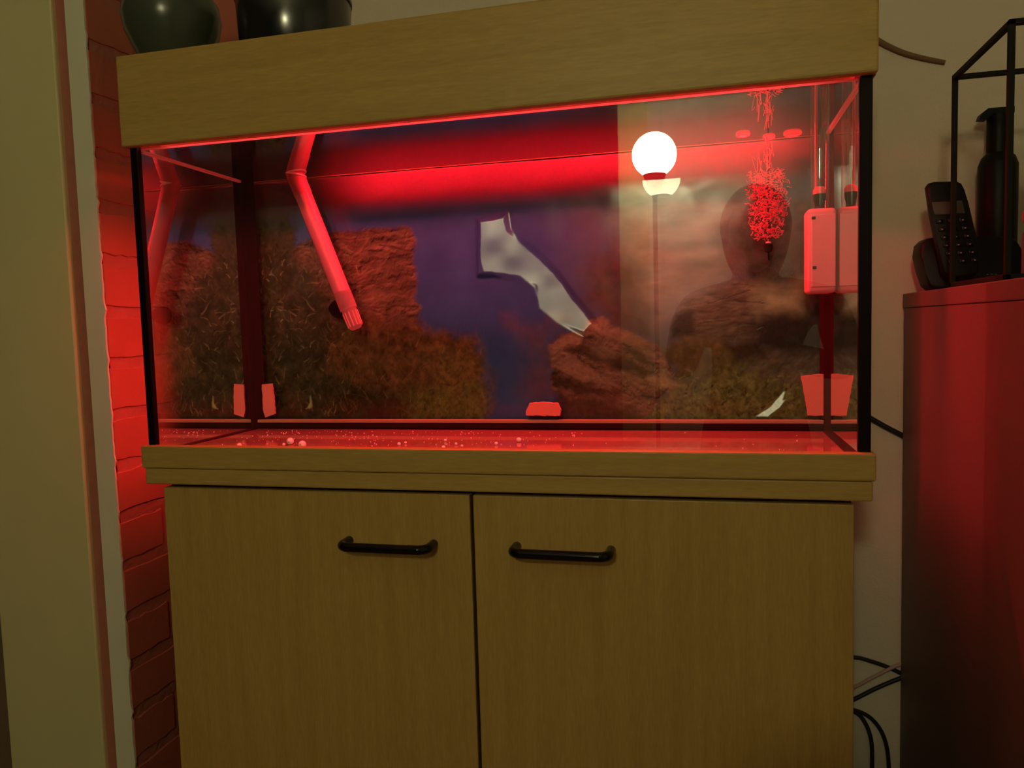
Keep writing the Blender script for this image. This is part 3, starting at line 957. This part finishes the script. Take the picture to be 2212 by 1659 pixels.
for k in range(230):
    u = random.uniform(350, 1240) if random.random() < .75 else random.uniform(350, 1780)
    x = random.uniform(.05, .62) if random.random() < .8 else random.uniform(.05, .97)
    y = random.uniform(.05, .245)
    r = random.choice((.0004, .0005, .0006, .0009))
    s = bmesh.ops.create_icosphere(b.bm, subdivisions=1, radius=r)
    for v_ in s['verts']:
        v_.co = Vector((x, y, ZB + r * .6)) + Vector((v_.co.x * random.uniform(.7, 1.5), v_.co.y, v_.co.z * .8))
o = b.build('grit', 'bead')
tag(o, 'fine pale grit scattered over the tank bottom', 'grit', kind='stuff')

# ---------------------------------------------------------------- on top of the hood
HTT = HT
vase = thing('vase', (.0370, .062, HTT), 'dark green rounded vase on the left end of the hood', 'vase')
vp = [(0, HTT + .0005), (.040, HTT + .0005), (.046, HTT + .006), (.056, HTT + .028), (.0668, HTT + .052), (.0705, HTT + .072), (.0675, HTT + .094), (.055, HTT + .114), (.036, HTT + .127), (.026, HTT + .140), (.025, HTT + .160), (.030, HTT + .172), (.027, HTT + .172), (.022, HTT + .158), (.022, HTT + .140), (0, HTT + .12)]
MB().lathe(vp, (.0370, .062, 0), 48).build('body', 'greenglaze', vase, True)
MB().tube(smooth_path([(.0370 - .052, .042, HTT + .106), (.0370 - .068, .036, HTT + .114), (.0370 - .074, .034, HTT + .130), (.0370 - .062, .038, HTT + .148), (.0370 - .036, .049, HTT + .154), (.0370 - .020, .055, HTT + .152)], 5), .0052, 10).build('handle', 'greenglaze', vase, True)
pot = thing('black_pot', (.2200, .100, HTT), 'glossy black round pot on the hood beside the vase', 'pot')
pc = (.2200, .100, 0)
MB().lathe([(0, HTT + .0005), (.078, HTT + .0005), (.0800, HTT + .003), (.0840, HTT + .088), (.0825, HTT + .0905), (.079, HTT + .0905), (.0765, HTT + .006), (0, HTT + .006)], pc, 64).build('body', 'potglaze', pot, True)
MB().lathe([(.0822, HTT + .086), (.0852, HTT + .087), (.0855, HTT + .0915), (.0825, HTT + .0928), (.079, HTT + .0905)], pc, 64).build('rim', 'potglaze', pot, True)

# ---------------------------------------------------------------- right-hand cabinet and what stands on it
XC = 1.120
CT = .1950
rc_ = thing('side_cabinet', (1.40, .13, FL), 'brown laminate cabinet at the right, its side lit red', 'cabinet')
MB().box(XC, 1.70, -.13, .379, CT - .0225, CT, .0015).build('top_board', 'cabinet', rc_)
MB().box(XC + .0015, XC + .018, -.125, .377, FL, CT - .023, .001).build('side_panel', 'cabinet', rc_)
MB().box(1.68, 1.697, -.125, .377, FL, CT - .023, .001).build('side_panel', 'cabinet', rc_)
MB().box(XC + .018, 1.68, -.105, .377, FL, CT - .023).build('body', 'cabinet', rc_)
for x0, x1, hx in ((XC + .003, 1.409, 1.385), (1.412, 1.695, 1.436)):
    d = MB().box(x0, x1, -.125, -.107, FL + .04, CT - .025, .0015).build('door', 'cabinet', rc_)
    MB().tube([(hx, -.125, -.02), (hx, -.147, -.02), (hx, -.147, -.12), (hx, -.125, -.12)], .004, 10).build('handle', 'darkmetal', d, True)

# metal frame lantern
lx0, lx1, ly0, ly1, lz0, lz1 = 1.1335, 1.330, -.020, .172, CT, .4705
lan = thing('wire_lantern', ((lx0 + lx1) / 2, (ly0 + ly1) / 2, lz0), 'black metal frame lantern of thin bars on the right cabinet', 'lantern')
R_ = .0032
for x in (lx0, lx1):
    for y in (ly0, ly1):
        MB().box(x - R_, x + R_, y - R_, y + R_, lz0 + .0005, lz1, .0008).build('post', 'darkmetal', lan)
for zc in (lz0 + .0042, lz1):
    for y in (ly0, ly1):
        MB().box(lx0 - R_, lx1 + R_, y - R_, y + R_, zc - R_, zc + R_, .0008).build('rail', 'darkmetal', lan)
    for x in (lx0, lx1):
        MB().box(x - R_, x + R_, ly0 - R_, ly1 + R_, zc - R_, zc + R_, .0008).build('rail', 'darkmetal', lan)
# candle glass inside
cc = (1.2260, .075, 0)
cg = thing('candle_jar', (cc[0], cc[1], CT), 'tall candle glass with red wax on a grey foot inside the lantern', 'candle')
MB().lathe([(0, CT + .0005), (.040, CT + .0005), (.043, CT + .006), (.043, CT + .060), (.036, CT + .066), (0, CT + .066)], cc, 32).build('foot', 'teal', cg, True)
MB().lathe([(0, CT + .0665), (.034, CT + .0665), (.042, CT + .074), (.043, CT + .084), (.040, CT + .092), (0, CT + .092)], cc, 32).build('wax_bowl', 'red_wax', cg, True)
MB().lathe([(0, CT + .0925), (.036, CT + .0925), (.037, CT + .095), (.037, CT + .236), (.0355, CT + .236), (.0352, CT + .096), (0, CT + .096)], cc, 32).build('glass', 'tubeglass', cg, True)
MB().lathe([(0, CT + .097), (.028, CT + .097), (.029, CT + .205), (.026, CT + .212), (0, CT + .210)], cc, 32).build('candle', 'red_wax', cg, True)
MB().tube([(cc[0], cc[1], CT + .209), (cc[0] + .001, cc[1], CT + .222)], .001, 6).build('wick', 'plainblack', cg)

# cordless phone in its base
py = .262
ph_base = thing('phone_base', (1.205, .28, CT), 'black telephone base station on the right cabinet', 'phone base')


def outline(pts, y):
    return [at(u, v, y) for u, v in pts]


def rounded_slab(name, m, parent, pts, y0, y1, bev, tilt=None, zpiv=0):
    b_ = MB().prism(pts, y0, y1)
    es = [e for e in b_.bm.edges if abs(e.verts[0].co.y - e.verts[1].co.y) < 1e-6]
    bmesh.ops.bevel(b_.bm, geom=es, offset=bev, segments=3, profile=.5, affect='EDGES')
    if tilt:
        for v_ in b_.bm.verts:
            v_.co.y += (v_.co.z - zpiv) * tilt
    return b_.build(name, m, parent, True)


bp = outline([(1997, 520), (2010, 508), (2030, 505), (2185, 503), (2205, 512), (2212, 530), (2222, 560), (2222, 614), (2190, 617), (2020, 622), (2008, 612), (2000, 580), (1992, 545)], py + .012)
zmin = min(z_ for _, z_ in bp)
bp = [(x_, CT + .0006 + (z_ - zmin)) for x_, z_ in bp]
rounded_slab('body', 'black', ph_base, bp, py + .012, py + .062, .004, .18, CT)
xa, za = at(2144, 596, py + .012)
fc = bpy.data.curves.new('maker_mark', 'FONT')
fc.body = '\u2010 \u2010 \u2010'
fc.size = .0085
fc.align_x = 'CENTER'
fc.extrude = .0002
to = bpy.data.objects.new('maker_mark', fc)
C.objects.link(to)
to.location = (xa, py + .012, za)
bpy.context.view_layer.update()
tm = bpy.data.meshes.new_from_object(to)
bpy.data.objects.remove(to)
mk = bpy.data.objects.new('maker_mark', tm)
tm.materials.clear(); tm.materials.append(M['print'])
C.objects.link(mk)
mk.parent = ph_base
mk.location = Vector((xa, py + .0112 + (za - CT) * .18, za + Z0)) - ph_base.location
mk.rotation_euler = (math.radians(90 - 10.2), 0, 0)

hs = thing('cordless_phone', (1.16, .255, CT + .02), 'black cordless handset with keypad leaning in the telephone base', 'phone')
hp = outline([(2000, 405), (2006, 396), (2018, 393), (2066, 392), (2076, 397), (2082, 410), (2088, 440), (2096, 480), (2104, 515), (2112, 560), (2106, 590), (2088, 600), (2042, 602), (2030, 590), (2018, 520), (2008, 460)], py)
ty = py - .012
rounded_slab('body', 'black', hs, hp, ty - .006, ty + .010, .004, .10, CT + .02)
sp = outline([(2014, 436), (2080, 432), (2086, 460), (2020, 464)], ty)
rounded_slab('screen', 'screen', hs, sp, ty - .0072, ty - .0055, .0004, .10, CT + .02)
for r_i in range(6):
    for c_i in range(3):
        u = 2030 + r_i * 4.6 + c_i * 25
        v = 478 + r_i * 17.5 - c_i * 1.5
        kp = outline([(u - 8, v - 4), (u + 8, v - 4.5), (u + 9, v + 4), (u - 7, v + 4.5)], ty)
        k_ = rounded_slab('key', 'blackgloss', hs, kp, ty - .0080, ty - .0050, .0006, .10, CT + .02)
        kd = outline([(u - 2, v - 1.2), (u + 2, v - 1.3), (u + 2, v + 1.3), (u - 2, v + 1.2)], ty)
        rounded_slab('digit', 'print', k_, kd, ty - .0083, ty - .0078, .00005, .10, CT + .02)

# black bottle behind the phone
bc = at(2150, 480, .345)
bt = thing('black_bottle', (bc[0] + .004, .350, CT), 'black pump bottle standing behind the telephone base', 'bottle')
bx = bc[0] + .004
zn = at(2150, 345, .345)[1]
zs = at(2150, 300, .345)[1]
zt_ = at(2150, 238, .345)[1]
MB().lathe([(0, CT + .0005), (.024, CT + .0005), (.0265, CT + .004), (.0268, zn - .008), (.0225, zn + .004), (.0165, zn + .010), (0, zn + .010)], (bx, .350, 0), 32).build('body', 'black', bt, True)
MB().lathe([(0, zn + .009), (.0160, zn + .009), (.0160, zt_ - .010), (.0150, zt_ - .006), (0, zt_ - .006)], (bx, .350, 0), 28).build('neck', 'black', bt, True)
b = MB().prism([(bx - .029, zt_ - .012), (bx - .026, zt_ - .004), (bx - .017, zt_ + .003), (bx + .018, zt_ + .003), (bx + .018, zt_ - .0065), (bx - .012, zt_ - .0065), (bx - .018, zt_ - .013)], .341, .359)
b.build('spout', 'black', bt)

# ---------------------------------------------------------------- cords on and near the back wall
yw = WB - .0035


def cable(name, px, r, m, label, y=yw, cat='cable', group=None):
    pts = [(*[at(u, v, y + dy)[0]], y + dy, at(u, v, y + dy)[1]) for u, v, dy in px]
    rs = r
    sp_ = smooth_path(pts, 8)
    if isinstance(r, tuple):
        rs = [r[0] + (r[1] - r[0]) * i / (len(sp_) - 1) for i in range(len(sp_))]
    o_ = MB().tube(sp_, rs, 10).build(name, m, None, True)
    tag(o_, label, cat, group)


cable('wall_cord', ((1860, 66, 0), (1897, 88, 0), (1925, 103, 0), (1960, 117, 0), (2000, 127, 0), (2041, 135, .001)), (.0048, .0036), 'cord', 'short brown cord lying across the wall beside the hood', cat='cord')
cable('power_cable', ((1800, 862, -.002), (1850, 886, -.002), (1885, 906, -.002), (1915, 923, -.002), (1946, 939, -.001), (1990, 962, 0)), .0042, 'cable_dark', 'dark cable running down right from the tank edge to the side cabinet', group='cables in the gap between the cabinets')
cable('power_cable', ((1780, 1420, -.002), (1846, 1420, -.002), (1880, 1428, -.002), (1915, 1440, -.002), (1950, 1456, -.002)), .0034, 'cable_dark', 'upper dark cable sloping down right in the gap low between cabinets', group='cables in the gap between the cabinets')
cable('power_cable', ((1790, 1500, -.006), (1848, 1483, -.006), (1880, 1466, -.008), (1932, 1440, -.008), (1960, 1430, -.008)), .0030, 'cable_pink', 'pale pink cable rising right across the gap between the cabinets', group='cables in the gap between the cabinets')
cable('power_cable', ((1790, 1535, -.003), (1848, 1509, -.003), (1890, 1488, -.003), (1932, 1470, -.003), (1960, 1460, -.003)), .0036, 'cable_dark', 'dark cable rising right beneath the pale pink cable', group='cables in the gap between the cabinets')
cable('power_cable', ((1800, 1525, -.006), (1846, 1538, -.006), (1868, 1560, -.008), (1882, 1600, -.012), (1884, 1659, -.012), (1880, 1760, -.012)), .0034, 'cable_dark', 'inner dark cable loop hanging beside the cabinet at the bottom', group='cables in the gap between the cabinets')
cable('power_cable', ((1810, 1528, -.003), (1858, 1538, -.003), (1890, 1560, -.003), (1912, 1600, -.004), (1920, 1659, -.004), (1918, 1760, -.004)), .0034, 'cable_dark', 'outer dark cable loop hanging at the bottom nearest the side cabinet', group='cables in the gap between the cabinets')

# ---------------------------------------------------------------- the other side of the room, seen mirrored in the glass
LP = LAMP_POS - Vector((0, 0, Z0))
lamp = thing('floor_lamp', (LP.x, LP.y, FL), 'floor lamp with a glowing white globe, mirrored in the glass', 'floor lamp')
MB().lathe([(0, FL + .0005), (.13, FL + .0005), (.135, FL + .012), (.11, FL + .020), (.02, FL + .028), (0, FL + .028)], (LP.x, LP.y, 0), 32).build('base', 'darkmetal', lamp, True)
MB().tube([(LP.x, LP.y, FL + .02), (LP.x, LP.y, LP.z - .16)], .009, 16).build('pole', 'darkmetal', lamp, True)
MB().lathe([(0, LP.z - .165), (.012, LP.z - .165), (.045, LP.z - LAMP_R * .92), (.045, LP.z - LAMP_R * .86), (0, LP.z - LAMP_R * .86)], (LP.x, LP.y, 0), 28).build('socket_cup', 'matt', lamp, True)
MB().lathe([(0, LP.z - LAMP_R)] + [(LAMP_R * math.sin(t), LP.z - LAMP_R * math.cos(t)) for t in [math.pi * k / 20 for k in range(1, 20)]] + [(0, LP.z + LAMP_R)], (LP.x, LP.y, 0), 36).build('globe', 'lampglow', lamp, True)


# the person taking the picture, kneeling
def skin_mesh(name, verts, edges, radii, m, parent=None, root=0, sub=2):
    me_ = bpy.data.meshes.new(name)
    base = parent.location if parent else Vector((0, 0, 0))
    me_.from_pydata([Vector(v_) + Vector((0, 0, Z0)) - base for v_ in verts], edges, [])
    o_ = bpy.data.objects.new(name, me_)
    C.objects.link(o_)
    if parent:
        o_.parent = parent
    sk = o_.modifiers.new('skin', 'SKIN')
    for i, r_ in enumerate(radii):
        d_ = me_.skin_vertices[0].data[i]
        d_.radius = r_ if isinstance(r_, tuple) else (r_, r_)
        d_.use_root = (i == root)
    sk.use_smooth_shade = True
    ss = o_.modifiers.new('sub', 'SUBSURF')
    ss.levels = sub
    ss.render_levels = sub
    me_.materials.append(M[m])
    return o_


person = thing('person', (.95, -1.42, FL), 'person in dark clothes kneeling to take the picture, mirrored in the glass', 'person')
px_, pyy = .955, -1.40
bodyv = [(px_, pyy - .02, -.20), (px_, pyy, -.05), (px_, pyy + .02, .09), (px_, pyy + .03, .20), (px_, pyy + .045, .275), (px_, pyy + .06, .34),   # 0-5 pelvis..neck
         (px_ - .185, pyy + .03, .205), (px_ - .215, pyy + .13, .02), (px_ - .165, pyy + .33, .115),       # 6-8 arm on the lamp side
         (px_ + .205, pyy + .03, .205), (px_ + .235, pyy + .14, .02), (px_ - .045, pyy + .33, .095),       # 9-11 other arm
         (px_ - .095, pyy + .02, -.25), (px_ - .12, pyy + .14, FL + .065), (px_ - .115, pyy - .25, FL + .050), (px_ - .115, pyy - .38, FL + .035),
         (px_ + .095, pyy + .02, -.25), (px_ + .12, pyy + .14, FL + .065), (px_ + .115, pyy - .25, FL + .050), (px_ + .115, pyy - .38, FL + .035)]
bode = [(0, 1), (1, 2), (2, 3), (3, 4), (4, 5), (3, 6), (6, 7), (7, 8), (3, 9), (9, 10), (10, 11), (0, 12), (12, 13), (13, 14), (14, 15), (0, 16), (16, 17), (17, 18), (18, 19)]
bodr = [(.15, .12), (.135, .105), (.15, .11), (.13, .09), .058, .052, .062, .046, .032, .062, .046, .032, .085, .062, .048, .035, .085, .062, .048, .035]
skin_mesh('body', bodyv, bode, bodr, 'sweater', person)
hc = Vector((px_, pyy + .085, .405))
b = MB()
s = bmesh.ops.create_uvsphere(b.bm, u_segments=28, v_segments=20, radius=1)
for v_ in s['verts']:
    x, y, z = v_.co
    jaw = 1 - .28 * max(0, -z) ** 1.5
    v_.co = hc + Vector((x * .078 * jaw, y * .095 * (1 - .1 * max(0, -z)), z * .115))
    if y > .75 and -.35 < z < .15 and abs(x) < .22:
        v_.co.y += .020 * (1 - abs(x) / .22) * (1 - abs(z + .15) / .4)
head = b.build('head', 'skin', person, True)
for sx in (-1, 1):
    MB().lathe([(0, -.011), (.008, -.008), (.011, 0), (.008, .008), (0, .011)], hc + Vector((sx * .030, .088, .012)), 14).build('eye', 'bead', head, True)
    MB().lathe([(0, -.028), (.010, -.022), (.013, .002), (.012, .020), (0, .028)], hc + Vector((sx * .080, -.005, -.005)), 14).build('ear', 'skin', head, True)
MB().tube([hc + Vector((-.022, .088, -.055)), hc + Vector((0, .094, -.054)), hc + Vector((.022, .088, -.055))], [.003, .006, .003], 8).build('mouth', 'skin', head, True)
b = MB()
s = bmesh.ops.create_uvsphere(b.bm, u_segments=32, v_segments=22, radius=1)
for v_ in s['verts']:
    x, y, z = v_.co
    k = 1 + .05 * math.sin(9 * math.atan2(y, x)) * .4
    v_.co = hc + Vector((x * .097 * k, y * .105 * k - .022, z * .118 + .022 if z > -.3 else z * .205 + .045))
    if y > .25 and z < .45:
        v_.co.y = hc.y + .02
b.build('hair', 'hair', person, True)
# hands closed on the phone
for sx, hand in ((-1, Vector(bodyv[8])), (1, Vector(bodyv[11]))):
    b = MB()
    b.tube([hand + Vector((0, -.012, -.006)), hand + Vector((0, .012, 0)), hand + Vector((0, .036, .010)), hand + Vector((0, .052, .020))], [.022, .027, .029, .021], 14)
    for f_i in range(4):
        ln = (.92, 1.05, 1.0, .78)[f_i]
        st = hand + Vector((-sx * .004, .045, .032 - .017 * f_i + .012))
        b.tube(smooth_path([st, st + Vector((-sx * .004, .026 * ln, .002)), st + Vector((sx * .014, .040 * ln, .002)), st + Vector((sx * .032 * ln, .038 * ln, .0))], 3), [.0088] * 6 + [.0078] * 3 + [.0065], 8)
    st = hand + Vector((sx * .018, .022, .022))
    b.tube(smooth_path([st, st + Vector((sx * .016, .012, .012)), st + Vector((sx * .030, .016, .020))], 3), [.0100] * 4 + [.009, .009, .007], 8)
    b.build('hand', 'skin', person, True)
sm = thing('smartphone', (.80, -1.01, .125), 'black smartphone held up in the kneeling person\'s hands', 'phone')
MB().box(.766, .852, -1.012, -1.003, .095, .178, .003).build('body', 'blackgloss', sm)
MB().lathe([(0, 0), (.006, 0), (.006, .0015), (0, .0015)], (.8089, -1.003, .1599), 20, Matrix.Rotation(math.radians(-90), 3, 'X')).build('lens', 'black', sm)
